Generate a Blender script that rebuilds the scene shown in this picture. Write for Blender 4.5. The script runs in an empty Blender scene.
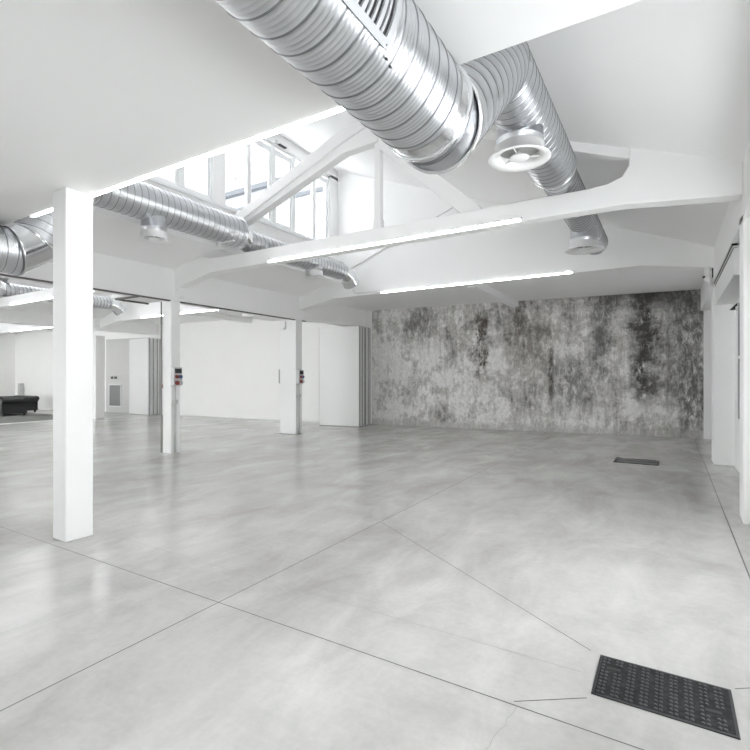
import bpy, bmesh, math, random
from mathutils import Vector, Matrix
random.seed(7)
S = bpy.context.scene
COL = S.collection
PI = math.pi

# ------------------------------------------------------------------ camera, sky, exposure
FPX = 487.0
cam_d = bpy.data.cameras.new('camera'); cam = bpy.data.objects.new('camera', cam_d); COL.objects.link(cam)
cam_d.sensor_width = 36; cam_d.lens = 36*FPX/750; cam_d.shift_y = 2.5/750; cam_d.clip_end = 300; cam_d.clip_start = 0.02
cam.location = (0, 0, 1.5); cam.rotation_euler = (PI/2, 0, math.atan(295/487.0))
S.camera = cam
w = bpy.data.worlds.new('sky'); S.world = w; w.use_nodes = True
bg = w.node_tree.nodes['Background']; bg.inputs[0].default_value = (0.995, 0.985, 1.0, 1); bg.inputs[1].default_value = 5.0
S.view_settings.view_transform = 'Standard'; S.view_settings.look = 'None'
S.view_settings.gamma = 1; S.view_settings.use_curve_mapping = False
S.view_settings.exposure = 1.26
LED_POWER = 9.0
cy = S.cycles
cy.max_bounces = 16; cy.diffuse_bounces = 12; cy.glossy_bounces = 6; cy.transparent_max_bounces = 12
cy.caustics_reflective = False; cy.caustics_refractive = False; cy.sample_clamp_indirect = 12
def portal(x, y, z, sx, sy, rot):
    d = bpy.data.lights.new('window_portal', 'AREA'); d.shape = 'RECTANGLE'; d.size = sx; d.size_y = sy
    d.cycles.is_portal = True
    o = bpy.data.objects.new('window_portal', d); o.location = (x, y, z); o.rotation_euler = rot; COL.objects.link(o)

# ------------------------------------------------------------------ materials
class NT:
    def __init__(s, name):
        s.m = bpy.data.materials.new(name); s.m.use_nodes = True; s.t = s.m.node_tree; s.n = s.t.nodes
        s.b = s.n['Principled BSDF']; s.tc = s.n.new('ShaderNodeTexCoord')
    def lk(s, a, b): s.t.links.new(a, b)
    def put(s, sock, v):
        if isinstance(v, (int, float)): sock.default_value = v
        elif isinstance(v, tuple): sock.default_value = v if len(v) == 4 or sock.type == 'VECTOR' else v+(1,)
        else: s.lk(v, sock)
    def vec(s, scale=(1, 1, 1), loc=(0, 0, 0), rot=(0, 0, 0)):
        k = s.n.new('ShaderNodeMapping'); s.lk(s.tc.outputs['Object'], k.inputs[0])
        k.inputs['Scale'].default_value = scale; k.inputs['Location'].default_value = loc; k.inputs['Rotation'].default_value = rot
        return k.outputs[0]
    def noise(s, vec, scale, detail=6, rough=.6, dist=0):
        k = s.n.new('ShaderNodeTexNoise'); s.lk(vec, k.inputs['Vector'])
        k.inputs['Scale'].default_value = scale; k.inputs['Detail'].default_value = detail
        k.inputs['Roughness'].default_value = rough; k.inputs['Distortion'].default_value = dist
        return k.outputs[0]
    def voro(s, vec, scale, feature='F1', metric='EUCLIDEAN', out=0, rnd=1):
        k = s.n.new('ShaderNodeTexVoronoi'); s.lk(vec, k.inputs['Vector']); k.feature = feature; k.distance = metric
        k.inputs['Scale'].default_value = scale; k.inputs['Randomness'].default_value = rnd
        return k.outputs[out]
    def math(s, op, a, b=0, clamp=False):
        k = s.n.new('ShaderNodeMath'); k.operation = op; k.use_clamp = clamp
        s.put(k.inputs[0], a); s.put(k.inputs[1], b); return k.outputs[0]
    def rng(s, v, a, b, c=0, d=1):
        k = s.n.new('ShaderNodeMapRange'); k.interpolation_type = 'SMOOTHSTEP'; s.put(k.inputs[0], v)
        for i, q in enumerate((a, b, c, d)): k.inputs[i+1].default_value = q
        return k.outputs[0]
    def mix(s, f, a, b, mode='MIX'):
        k = s.n.new('ShaderNodeMix'); k.data_type = 'RGBA'; k.blend_type = mode
        s.put(k.inputs[0], f); s.put(k.inputs[6], a); s.put(k.inputs[7], b); return k.outputs[2]
    def xyz(s):
        k = s.n.new('ShaderNodeSeparateXYZ'); s.lk(s.tc.outputs['Object'], k.inputs[0]); return k.outputs
    def bump(s, h, strength=.2, dist=.01):
        k = s.n.new('ShaderNodeBump'); k.inputs['Strength'].default_value = strength; k.inputs['Distance'].default_value = dist
        s.lk(h, k.inputs['Height']); s.lk(k.outputs[0], s.b.inputs['Normal'])
    def set(s, **kw):
        for k, v in kw.items(): s.put(s.b.inputs[k.replace('_', ' ')], v)
        return s.m
def c3(r, g=None, b=None): return (r, r if g is None else g, r if b is None else b, 1)

def paint(name, c, rough=.55, var=.02, bump=.05):
    t = NT(name); v = t.vec()
    n = t.noise(v, 1.3, 5); col = t.mix(n, tuple(max(0, q-var) for q in c)+(1,), tuple(min(1, q+var) for q in c)+(1,))
    if bump: t.bump(t.noise(v, 55, 3), bump, .004)
    return t.set(Base_Color=col, Roughness=rough)
def metal(name, c, rough, streak=.06, metallic=1.0):
    t = NT(name); v = t.vec((6, 6, 6)); n = t.noise(v, 3, 5); n2 = t.noise(t.vec((1.5, 1.5, 1.5)), 2, 3)
    k = t.math('ADD', t.math('MULTIPLY', n, .6), t.math('MULTIPLY', n2, .4))
    col = t.mix(k, tuple(q*(1-streak) for q in c)+(1,), tuple(min(1, q*(1+streak)) for q in c)+(1,))
    r = t.rng(n, .3, .7, rough*.88, rough*1.12)
    return t.set(Base_Color=col, Roughness=r, Metallic=metallic)
def emit(name, c, p):
    t = NT(name); return t.set(Base_Color=c3(.9), Emission_Color=c+(1,), Emission_Strength=p)
M = {}
M['wall'] = paint('white wall paint', (.91, .91, .908))
M['column'] = paint('white column paint', (.84, .84, .838))
M['warm'] = paint('warm white wall paint', (.905, .90, .89))
M['ceil'] = paint('white ceiling paint', (.915, .915, .915), .6, .015, .03)
M['frame'] = paint('white window lacquer', (.84, .85, .86), .35, .01, 0)
M['panel'] = paint('white partition laminate', (.84, .84, .835), .35, .008, 0)
M['plastic'] = paint('white plastic', (.85, .85, .85), .35, .005, 0)
M['greyplastic'] = paint('grey plastic', (.55, .55, .55), .4, .01, 0)
M['black'] = paint('black plastic', (.02, .02, .022), .35, .004, 0)
M['red'] = paint('red plastic', (.22, .035, .03), .4, .02, 0)
M['blue'] = paint('blue plastic', (.05, .09, .22), .4, .02, 0)
M['zinc'] = metal('galvanised zinc', (.64, .652, .675), .318, .06)
M['zincplain'] = metal('plain zinc sheet', (.80, .81, .825), .17, .03)
M['seam'] = metal('shaded lock seam', (.26, .265, .28), .42)  # shading along the lock seams put into a darker metal colour
M['register'] = paint('grey register enamel', (.40, .41, .425), .4, .02, 0)
M['darksteel'] = metal('dark steel', (.10, .10, .105), .45)
M['alu'] = paint('anodised aluminium', (.72, .722, .725), .4, .02, 0)
M['rail'] = metal('dark rail', (.16, .155, .15), .5)
M['led'] = emit('led diffuser', (1, .985, .96), LED_POWER)
M['leather'] = paint('black leather', (.022, .022, .024), .42, .006, 0)
M['greywood'] = paint('dull grey lining', (.35, .35, .34), .6, .02, 0)

def glass(name, tr_c):
    t = NT(name); t.n.remove(t.b)
    tr = t.n.new('ShaderNodeBsdfTransparent'); tr.inputs[0].default_value = tr_c
    gl = t.n.new('ShaderNodeBsdfGlossy'); gl.inputs['Roughness'].default_value = .02
    lw = t.n.new('ShaderNodeLayerWeight'); lw.inputs[0].default_value = .2; fk = t.math('ADD', t.math('MULTIPLY', t.math('POWER', lw.outputs['Facing'], 3), .5), .03)
    mx = t.n.new('ShaderNodeMixShader'); t.lk(fk, mx.inputs[0]); t.lk(tr.outputs[0], mx.inputs[1]); t.lk(gl.outputs[0], mx.inputs[2])
    t.lk(mx.outputs[0], t.n['Material Output'].inputs[0]); return t.m
M['glass'] = glass('window glass', (.95, .97, .97, 1))
M['tinted'] = glass('tinted window glass', (.66, .672, .675, 1))
M['dimglass'] = glass('grey window glass', (.42, .425, .43, 1))  # dims the daylight of the added rear window
M['darkglass'] = metal('dark glazing', (.008, .010, .013), .45, .05, 0)

def floor_mat():
    t = NT('polished concrete floor')
    big = t.noise(t.vec((.45, .45, 1)), 1.1, 8, .62, .4)
    mid = t.noise(t.vec((1.6, .7, 1), rot=(0, 0, .3)), 1.4, 9, .65, .6)
    fine = t.noise(t.vec((1, 1, 1)), 24, 8, .7)
    k = t.math('ADD', t.math('MULTIPLY', big, .5), t.math('ADD', t.math('MULTIPLY', mid, .38), t.math('MULTIPLY', fine, .12)))
    col = t.mix(t.rng(k, .30, .70), c3(.37, .36, .343), c3(.63, .624, .61))
    spot = t.rng(t.noise(t.vec((1, 1, 1), (3, 8, 0)), 3.2, 7, .7), .55, .80)
    col = t.mix(t.math('MULTIPLY', spot, .22), col, c3(.43, .42, .40))
    # fine trowel scratches
    sc = t.rng(t.noise(t.vec((1.2, 22, 1), rot=(0, 0, .5)), 1.5, 6, .7), .45, .8)
    col = t.mix(t.math('MULTIPLY', sc, .08), col, c3(.72, .72, .71))
    r = t.rng(mid, .25, .75, .17, .255)
    return t.set(Base_Color=col, Roughness=r, Specular_IOR_Level=.55)
M['floor'] = floor_mat()
M['joint'] = paint('joint sealant', (.10, .10, .10), .7, .02, 0)
M['jointlight'] = paint('faint saw cut', (.30, .295, .285), .7, .02, 0)
M['carpet'] = paint('grey carpet', (.20, .20, .19), .95, .03, .4)
M['threshold'] = paint('white threshold strip', (.82, .82, .8), .5, .01, 0)

def concrete_wall():
    t = NT('weathered bare concrete'); X = t.xyz(); x, z = X[0], X[2]
    patch = t.noise(t.vec((.6, .6, .75)), 1.2, 6, .65, .3)
    mid = t.noise(t.vec((2.3, 1, 1.9), (3, 0, 1)), 1.0, 8, .74, .35)
    streak = t.noise(t.vec((5.5, 1, .55), (5, 0, 2)), 1.0, 8, .72, .15)
    fine = t.noise(t.vec((1.3, 1, .8)), 7.5, 8, .75, .3)
    blk = t.voro(t.vec((1.0, 1, 1.25), (.3, 0, .2)), 1.5, 'F1', 'CHEBYCHEV', 1, .9)
    sp = t.n.new('ShaderNodeSeparateColor'); t.lk(blk, sp.inputs[0])
    def c(v, w_): return t.math('MULTIPLY', t.math('SUBTRACT', v, .5), w_)
    k = t.math('ADD', c(patch, 1.15), c(mid, 1.0))
    k = t.math('ADD', k, c(streak, .80)); k = t.math('ADD', k, c(fine, .6)); k = t.math('ADD', k, c(sp.outputs[0], .15))
    k = t.math('ADD', k, .615)
    # slightly lighter on the left, darker towards the right end and along the top
    k = t.math('ADD', k, t.rng(x, -7, 1.5, .02, -.12))
    k = t.math('ADD', k, t.rng(z, 2.5, 3.6, .0, -.07))
    col = t.mix(t.rng(k, .22, .52), c3(.17, .163, .156), c3(.47, .458, .444))
    col = t.mix(t.rng(k, .48, .74), col, c3(.72, .712, .70))
    lt = t.rng(t.noise(t.vec((3.4, 3, 1.5), (7, 2, 9)), 1.5, 8, .75, .5), .56, .64)
    col = t.mix(t.math('MULTIPLY', lt, .55), col, c3(.66, .655, .645))
    warp = t.noise(t.vec((1.2, 1, 1.6), (9, 1, 4)), 2.0, 6, .7); xw = t.math('ADD', x, c(warp, 1.3))
    brk = t.noise(t.vec((5, 4, 2.2), (2, 5, 1)), 1.7, 8, .78, .4)
    def stain(col, xc, wd, z0, z1, cc, amt, lo=.38, hi=.56, xs=None):
        a = t.math('ABSOLUTE', t.math('SUBTRACT', xs or xw, xc)); mx_ = t.rng(a, 0, wd*1.25, 1, 0)
        mz = t.math('MULTIPLY', t.rng(z, z0-.5, z0+.4), t.rng(z, z1-.3, z1+.3, 1, 0))
        f = t.math('MULTIPLY', t.math('MULTIPLY', mx_, mz), t.math('MULTIPLY', t.rng(brk, lo, hi), amt))
        return t.mix(f, col, cc)
    dk = c3(.055, .052, .05)
    col = stain(col, -4.75, .26, 1.5, 3.4, c3(.075, .055, .043), 1.0)
    col = stain(col, -6.55, .7, 2.6, 3.7, c3(.15, .145, .14), .8)
    col = stain(col, -4.2, .35, 2.7, 3.8, c3(.12, .12, .12), .8)
    col = stain(col, -3.55, .22, 2.7, 3.8, c3(.075, .06, .05), .9)
    col = stain(col, -3.3, .8, 1.7, 3.2, c3(.19, .17, .15), .7)
    col = stain(col, -2.8, .10, 0.9, 2.3, c3(.075, .06, .045), 1.0, .30, .52, t.math('ADD', x, c(warp, .18)))
    col = stain(col, -.55, .36, .9, 3.9, dk, 1.0, .34, .50)
    col = stain(col, -1.55, .30, 1.4, 3.5, c3(.09, .09, .09), .8)
    col = stain(col, .40, .6, .2, 3.9, c3(.07, .07, .07), .85)
    col = stain(col, -.3, 1.5, 3.45, 4.2, dk, 1.0, .25, .45)
    col = stain(col, -2.3, .8, .8, 2.0, c3(.12, .118, .115), .8)
    skirt = t.math('MULTIPLY', t.rng(z, .08, .26, 1, 0), t.rng(brk, .3, .6, .3, .85))
    col = t.mix(skirt, col, c3(.46, .452, .44))
    grit = t.noise(t.vec((1.4, 1, 1)), 13, 6, .75)
    col = t.mix(1.0, col, t.mix(t.rng(t.math('ADD', t.math('MULTIPLY', fine, .5), t.math('MULTIPLY', grit, .5)), .36, .62), c3(.93), c3(1.26)), 'MULTIPLY')
    t.bump(fine, .5, .02)
    return t.set(Base_Color=col, Roughness=.85)
M['concrete'] = concrete_wall()

def cast_iron():
    t = NT('worn cast iron'); v = t.vec()
    n = t.noise(v, 30, 6, .7); col = t.mix(t.rng(n, .42, .62), c3(.009, .009, .010), c3(.03, .03, .032))
    sp = t.rng(t.noise(t.vec((1, 1, 1), (4, 2, 0)), 16, 5, .7), .70, .74)
    return t.set(Base_Color=t.mix(t.math('MULTIPLY', sp, .7), col, c3(.5)), Roughness=.62, Specular_IOR_Level=.3)
M['iron'] = cast_iron()
M['stud'] = metal('worn stud iron', (.085, .085, .09), .4, .5, .3)
def slats_mat():
    t = NT('grey grille mesh'); X = t.xyz()
    k = t.math('FRACT', t.math('MULTIPLY', X[2], 30))
    return t.set(Base_Color=t.mix(t.rng(k, .35, .6), c3(.13), c3(.27)), Roughness=.5)
M['grille'] = slats_mat()
def facade_mat():
    t = NT('pale facade panels'); X = t.xyz()
    fx = t.math('FRACT', t.math('MULTIPLY', X[0], .45)); k = t.math('LESS_THAN', fx, .03)
    return t.set(Base_Color=t.mix(k, c3(.30, .31, .32), c3(.13, .14, .15)), Roughness=.8)
M['facade'] = facade_mat()
M['coping'] = paint('grey roof coping', (.09, .098, .11), .6, .02, 0)

# ------------------------------------------------------------------ mesh helpers
def BM(): return bmesh.new()
def box(bm, x0, x1, y0, y1, z0, z1, mi=0, rz=0, about=None):
    x0, x1 = min(x0, x1), max(x0, x1); y0, y1 = min(y0, y1), max(y0, y1); z0, z1 = min(z0, z1), max(z0, z1)
    v = [bm.verts.new(p) for p in ((x0, y0, z0), (x1, y0, z0), (x1, y1, z0), (x0, y1, z0), (x0, y0, z1), (x1, y0, z1), (x1, y1, z1), (x0, y1, z1))]
    for q in ((0, 3, 2, 1), (4, 5, 6, 7), (0, 1, 5, 4), (1, 2, 6, 5), (2, 3, 7, 6), (3, 0, 4, 7)):
        f = bm.faces.new([v[i] for i in q]); f.material_index = mi
    if rz: bmesh.ops.rotate(bm, verts=v, cent=about or ((x0+x1)/2, (y0+y1)/2, 0), matrix=Matrix.Rotation(rz, 3, 'Z'))
    return v
def prism(bm, poly, a, b, axis='Y', mi=0):
    """poly: (u, v) pairs; axis Y: (x, z) extruded along y; axis Z: (x, y) along z; axis X: (y, z) along x"""
    def P(u, v, t): return {'Y': (u, t, v), 'Z': (u, v, t), 'X': (t, u, v)}[axis]
    A = [bm.verts.new(P(u, v, a)) for u, v in poly]; B = [bm.verts.new(P(u, v, b)) for u, v in poly]
    n = len(poly); fs = [bm.faces.new(A), bm.faces.new(B)]
    for i in range(n): fs.append(bm.faces.new((A[i], A[(i+1) % n], B[(i+1) % n], B[i])))
    for f in fs: f.material_index = mi
    bmesh.ops.recalc_face_normals(bm, faces=fs)
    return A+B
def frame_of(a):
    u = a.cross(Vector((0, 0, 1)))
    if u.length < 1e-3: u = Vector((1, 0, 0))
    u.normalize(); return u, a.cross(u).normalized()
def rod(bm, p0, p1, r, seg=12, mi=0, r1=None, cap=True):
    p0, p1 = Vector(p0), Vector(p1); u, v = frame_of((p1-p0).normalized()); r1 = r if r1 is None else r1
    A, B = [], []
    for i in range(seg):
        c, s = math.cos(2*PI*i/seg), math.sin(2*PI*i/seg)
        A.append(bm.verts.new(p0+(u*c+v*s)*r)); B.append(bm.verts.new(p1+(u*c+v*s)*r1))
    fs = [bm.faces.new((A[i], A[(i+1) % seg], B[(i+1) % seg], B[i])) for i in range(seg)]
    for f in fs: f.smooth = True
    if cap: fs += [bm.faces.new(A), bm.faces.new(B)]
    for f in fs: f.material_index = mi
    bmesh.ops.recalc_face_normals(bm, faces=fs)
def bar(bm, p0, p1, wy, h, mi=0):
    """rectangular bar between two points of an xz plane: thickness wy along y, depth h in the plane"""
    p0, p1 = Vector(p0), Vector(p1); d = (p1-p0).normalized(); n = Vector((-d.z, 0, d.x))*h/2
    poly = [(q.x, q.z) for q in (p0-n, p1-n, p1+n, p0+n)]
    prism(bm, poly, p0.y-wy/2, p0.y+wy/2, 'Y', mi)
def lathe(bm, prof, cx, cy, seg=40, mi=0, smooth=True):
    """prof: (r, z) list around a vertical axis"""
    rows = [[bm.verts.new((cx+r*math.cos(2*PI*i/seg), cy+r*math.sin(2*PI*i/seg), z)) for i in range(seg)] for r, z in prof]
    fs = []
    for a, b in zip(rows, rows[1:]):
        for i in range(seg):
            f = bm.faces.new((a[i], a[(i+1) % seg], b[(i+1) % seg], b[i])); f.smooth = smooth; f.material_index = mi; fs.append(f)
    return fs
PROF = [(0, 0, 1), (.022, .0045, 1), (.05, .0045, 0), (.085, 0, 0), (.27, 0, 0), (.295, .0017, 0), (.32, .0017, 0), (.345, 0, 0), (.49, 0, 0), (.515, .0017, 0), (.54, .0017, 0),
        (.565, 0, 0), (.71, 0, 0), (.735, .0017, 0), (.76, .0017, 0), (.785, 0, 0)]
PROF_THIN = [(0, 0, 1), (.022, .003, 1), (.05, .003, 0), (.08, 0, 0), (.5, 0, 0)]
PROF_LITE = [(0, 0, 1), (.05, .005, 1), (.11, .005, 0), (.15, 0, 0), (.55, 0, 0)]
def spiral(bm, p0, p1, R, n0=None, n1=None, pitch=.105, prof=PROF, seg=72):
    """spiral-seamed tube from p0 to p1 cut by planes with normals n0, n1; material 1 is the seam strip"""
    p0, p1 = Vector(p0), Vector(p1); a = (p1-p0).normalized(); L = (p1-p0).length; u, v = frame_of(a)
    n0 = Vector(n0) if n0 else a; n1 = Vector(n1) if n1 else a
    n = len(prof); k0 = -int((2*R+pitch)/pitch)-2; k1 = int((L+2*R)/pitch)+2
    rows = [(k*pitch+f*pitch, dr, mi) for k in range(k0, k1) for f, dr, mi in prof]
    G = []
    for i in range(seg):
        th = 2*PI*i/seg; rd = u*math.cos(th)+v*math.sin(th); col = []
        for s, dr, mi in rows:
            s = s+pitch*i/seg; rv = rd*(R+dr)
            s0 = -rv.dot(n0)/a.dot(n0); s1 = L-rv.dot(n1)/a.dot(n1)
            sc = min(max(s, s0), s1)
            col.append((p0+a*sc+rv, sc, s0 if s < s0 else (s1 if s > s1 else None)))
        G.append(col)
    V = [[None]*len(rows) for _ in range(seg)]
    def vert(i, j):
        if V[i][j] is None: V[i][j] = bm.verts.new(G[i][j][0])
        return V[i][j]
    for i in range(seg):
        for j in range(len(rows)-1):
            i2, o = (i+1, 0) if i < seg-1 else (0, n)
            if j+1+o >= len(rows): continue
            q = ((i, j), (i2, j+o), (i2, j+1+o), (i, j+1))
            if all(G[p][r][2] is not None for p, r in q): continue
            f = bm.faces.new([vert(*w_) for w_ in q]); f.smooth = True; f.material_index = rows[j][2]
    bmesh.ops.remove_doubles(bm, verts=bm.verts, dist=2e-5)
    bmesh.ops.recalc_face_normals(bm, faces=bm.faces)
def ring(bm, c, axis, R, width, out=.012, seg=72, mi=0, tilt=None):
    """raised flange band round a duct at c"""
    a = Vector(axis).normalized(); c = Vector(c); u, v = frame_of(a); pr = [(-.5, -.004), (-.5, out*.7), (-.3, out), (.3, out), (.5, out*.7), (.5, -.004)]
    rows = [[bm.verts.new(c+a*(t*width)+(u*math.cos(2*PI*i/seg)+v*math.sin(2*PI*i/seg))*(R+o)) for i in range(seg)] for t, o in pr]
    for A, B in zip(rows, rows[1:]):
        for i in range(seg):
            f = bm.faces.new((A[i], A[(i+1) % seg], B[(i+1) % seg], B[i])); f.smooth = True; f.material_index = mi
    bmesh.ops.recalc_face_normals(bm, faces=bm.faces)

def obj(name, bm, mat, parent=None, bevel=0, label=None):
    if parent is not None:
        off = parent.matrix_world.translation if parent.parent is None else Vector(parent['_o']) if '_o' in parent else Vector((0, 0, 0))
        off = ORG.get(parent.name, Vector((0, 0, 0)))
        bmesh.ops.translate(bm, verts=bm.verts, vec=-off)
    me = bpy.data.meshes.new(name); bm.to_mesh(me); bm.free()
    for m in (mat if isinstance(mat, (list, tuple)) else [mat]): me.materials.append(M[m])
    o = bpy.data.objects.new(name, me); COL.objects.link(o)
    if parent is not None: o.parent = parent; ORG[o.name] = ORG.get(parent.name, Vector((0, 0, 0)))
    if bevel:
        b = o.modifiers.new('bevel', 'BEVEL'); b.width = bevel; b.segments = 2; b.limit_method = 'ANGLE'
    if label: o['label'] = label
    return o
ORG = {}
def thing(name, label, cat, loc=(0, 0, 0), group=None):
    o = bpy.data.objects.new(name, None); COL.objects.link(o); o.location = loc; o.empty_display_size = .1
    ORG[o.name] = Vector(loc); o['label'] = label; o['category'] = cat
    if group: o['group'] = group
    return o
def tag(o, label, cat, group=None):
    o['label'] = label; o['category'] = cat
    if group: o['group'] = group
    return o
def struct(name, bm, mat, label=None, bevel=0):
    o = obj(name, bm, mat, None, bevel); o['kind'] = 'structure'
    if label: o['label'] = label; o['category'] = name.split('_')[0]
    return o
def dup(root, loc, label=None, rz=None, group=None):
    r = root.copy(); COL.objects.link(r); r.location = loc
    if rz is not None: r.rotation_euler = (0, 0, rz)
    if label: r['label'] = label
    if group: r['group'] = group
    for ch in list(root.children):
        c = ch.copy(); COL.objects.link(c); c.parent = r
        for g in ch.children:
            d = g.copy(); COL.objects.link(d); d.parent = c
    return r

# ------------------------------------------------------------------ geometry of the hall
BAY = -9.4                        # one nave to the next, towards the left
XR, XL = .64, -8.40               # right wall face, left arcade face
YE, YT, YG = 2.55, 6.20, 10.0     # edge of the low front ceiling, truss, gable
ZC = 3.233                         # low front ceiling
XW, ZS = -7.15, 4.75              # clerestory plane and sill
def roof(x): return 3.70+.385*(XR-x)
def wall_y(x): return 14.25+.105*x
XEND = -27.6

# floor: slab, saw cuts and joints in one mesh
bm = BM(); box(bm, XEND-.4, 1.4, -5, 15, -.25, 0)
def cut(x0, y0, x1, y1, wd, mi):
    d = Vector((x1-x0, y1-y0, 0)).normalized(); n = Vector((-d.y, d.x, 0))*wd/2; z = .0007+.0001*mi
    vs = [bm.verts.new(Vector((x, y, z))+s) for x, y, s in ((x0, y0, -n), (x1, y1, -n), (x1, y1, n), (x0, y0, n))]
    f = bm.faces.new(vs); f.material_index = mi
    if f.normal.z < 0: f.normal_flip()
cut(-2.575, -4, -2.575, 13.95, .007, 1)
cut(-8.3, 2.237, .5, 2.237, .006, 1)
cut(.512, 2.3, .512, 14.2, .010, 1)
cut(-2.566, 4.356, -.37, 2.9, .005, 1)
cut(-4.7, 2.664, -.39, 2.664, .004, 2)
cut(-8.3, 4.42, .5, 4.47, .004, 2)
cut(-.618, 2.261, -.333, 2.463, .006, 1)
cut(.268, 2.905, .512, 3.08, .006, 1)
cut(-8.3, 2.664, -4.95, 2.664, .004, 2)
cut(-6.4, 2.5, -6.4, 6, .003, 2)
cut(-8.3, 6.25, .5, 6.25, .003, 2)
pts = [(-.598, 2.239), (-.60, 2.18), (-.615, 2.13), (-.605, 2.09), (-.625, 2.03), (-.63, 1.98), (-.628, 1.937), (-.65, 1.85)]
for p, q in zip(pts, pts[1:]): cut(*p, *q, .0025, 2)
struct('floor', bm, ['floor', 'joint', 'jointlight'])
bm = BM(); box(bm, XEND, -18.3, 3.5, 10.05, .001, .012); struct('floor_carpet', bm, 'carpet')
bm = BM(); box(bm, -18.5, -18.1, 3.5, 9.85, .001, .014); struct('trim_1', bm, 'threshold')

# ceilings, roofs, gables, arcades for the three naves
def nave(k):
    dx = BAY*k; last = XEND if k == 2 else XL+dx-.35
    sfx = ('', '_middle', '_far')[k]
    bm = BM(); prism(bm, [(-5, ZC), (YE, ZC), (YE, 7), (YE-.12, 7), (YE-.12, ZC+.2), (-5, ZC+.2)], last, XR+.6+dx if k == 0 else XR+dx, 'X')
    struct('ceiling_low'+sfx, bm, 'ceil')
    t = .18; bm = BM()
    prism(bm, [(XR+.35+dx, roof(XR+.35)), (XR+.35+dx, roof(XR+.35)+t), (XW-.25+dx, roof(XW-.25)+t), (XW-.25+dx, roof(XW-.25))], YE-.1, YG+.3)
    struct('ceiling_slope'+sfx, bm, 'ceil')
    bm = BM()   # low left slope up to the window upstand
    prism(bm, [(XL-.15+dx, 3.60), (XW-.02+dx, 3.925), (XW-.02+dx, 4.1), (XL-.15+dx, 3.8)], YE-.1, YG+.3)
    struct('ceiling_eaves'+sfx, bm, 'ceil')
    bm = BM(); box(bm, XW-.2+dx, XW+dx, YE, YG+.3, 3.91, ZS-.09)       # upstand
    box(bm, XW-.2+dx, XW+dx, YE, YG+.3, 6.44, 6.78)
    box(bm, XW-.2+dx, XW+dx, 6.10, 6.36, ZS-.09, 6.5); box(bm, XW-.2+dx, XW+dx, 9.67, YG+.3, ZS-.09, 6.5); box(bm, XW-.2+dx, XW+dx, YE, 2.8, ZS-.09, 6.5)
    struct('wall_clerestory'+sfx, bm, 'wall')
    bm = BM(); box(bm, XW-.22+dx, XW+.025+dx, YE, YG, ZS-.09, ZS-.03); struct('trim_%d' % (k+2), bm, 'frame', bevel=.006)
    bm = BM()   # gable over the second beam, haunched at both ends
    prism(bm, [(XR+dx, 3.36), (-.44+dx, 3.52), (-7.3+dx, 3.50), (XL+dx, 3.30), (XL+dx, 3.7), (XW-.1+dx, 3.98), (XW-.1+dx, roof(XW-.1)+.1), (XR+dx, roof(XR)+.1)], YG, YG+.28)
    struct('wall_gable'+sfx, bm, 'wall')
    bm = BM(); bar(bm, (XL+.2+dx, YG-.015, 3.74), (-3.85+dx, YG-.015, 5.40), .05, .2); struct('trim_%d' % (k+5), bm, 'wall')
    bm = BM(); box(bm, last, (XR+.6 if k == 0 else XR)+dx, YG+.2, 15.2, 3.66, 3.85); struct('ceiling_rear'+sfx, bm, 'ceil')
    bm = BM(); box(bm, -3.85+dx, -3.65+dx, YG+.28, wall_y(-3.75+dx)-.01, 3.49, 3.67); struct('beam_rear'+sfx, bm, 'ceil')
    if k < 2:
        bm = BM(); ye = wall_y(XL-.35+dx)-.01; zb = 3.03 if k == 0 else 3.23; prism(bm, [(-5, zb), (10.3, zb), (11.5, max(zb, 3.10)), (ye, max(zb, 3.10)), (ye, 3.9), (-5, 3.9)], XL-.35+dx, XL+dx, 'X')
        struct('wall_arcade'+sfx, bm, 'wall')
for k in range(3): nave(k)

# end walls
bm = BM(); prism(bm, [(-8.22, wall_y(-8.22)), (.70, wall_y(.70)), (.70, wall_y(.70)+.25), (-8.22, wall_y(-8.22)+.25)], 0, 3.68, 'Z')
struct('wall_back', bm, 'concrete')
bm = BM(); prism(bm, [(.70, wall_y(.70)-.006), (1.0, wall_y(1)), (1.0, wall_y(1)+.25), (.70, wall_y(.70)+.25)], 0, 3.68, 'Z'); struct('wall_reveal', bm, 'wall')
bm = BM(); prism(bm, [(XEND-.2, wall_y(XEND-.2)), (-8.22, wall_y(-8.22)), (-8.22, wall_y(-8.22)+.25), (XEND-.2, wall_y(XEND-.2)+.25)], 0, 3.68, 'Z')
struct('wall_rear', bm, 'warm')
bm = BM(); box(bm, XEND-.3, XEND, -5, 15, 0, .9); box(bm, XEND-.3, XEND, -5, 15, 2.8, 7)
ADDED_SIDE = [(-4.4, -1.4), (-.8, 2.2), (2.8, 5.4)]  # windows added out of view to brighten the far halls
prev = -5
for a, b in ADDED_SIDE+[(15, 15)]: box(bm, XEND-.3, XEND, prev, a, .9, 2.8); prev = b
struct('wall_left', bm, 'warm')
bm = BM(); box(bm, XEND-.3, 1.4, -5.25, -5, 0, .5); box(bm, XEND-.3, 1.4, -5.25, -5, 2.9, 4)
ADDED_FRONT = [(-26, -23), (-22, -19), (-17, -13.6), (-13, -10.4)]  # added windows behind the camera, bringing daylight into the side halls
prev = XEND-.3
for a, b in ADDED_FRONT+[(1.4, 1.4)]: box(bm, prev, a, -5.25, -5, .5, 2.9); prev = b
struct('wall_front', bm, 'wall')

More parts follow.
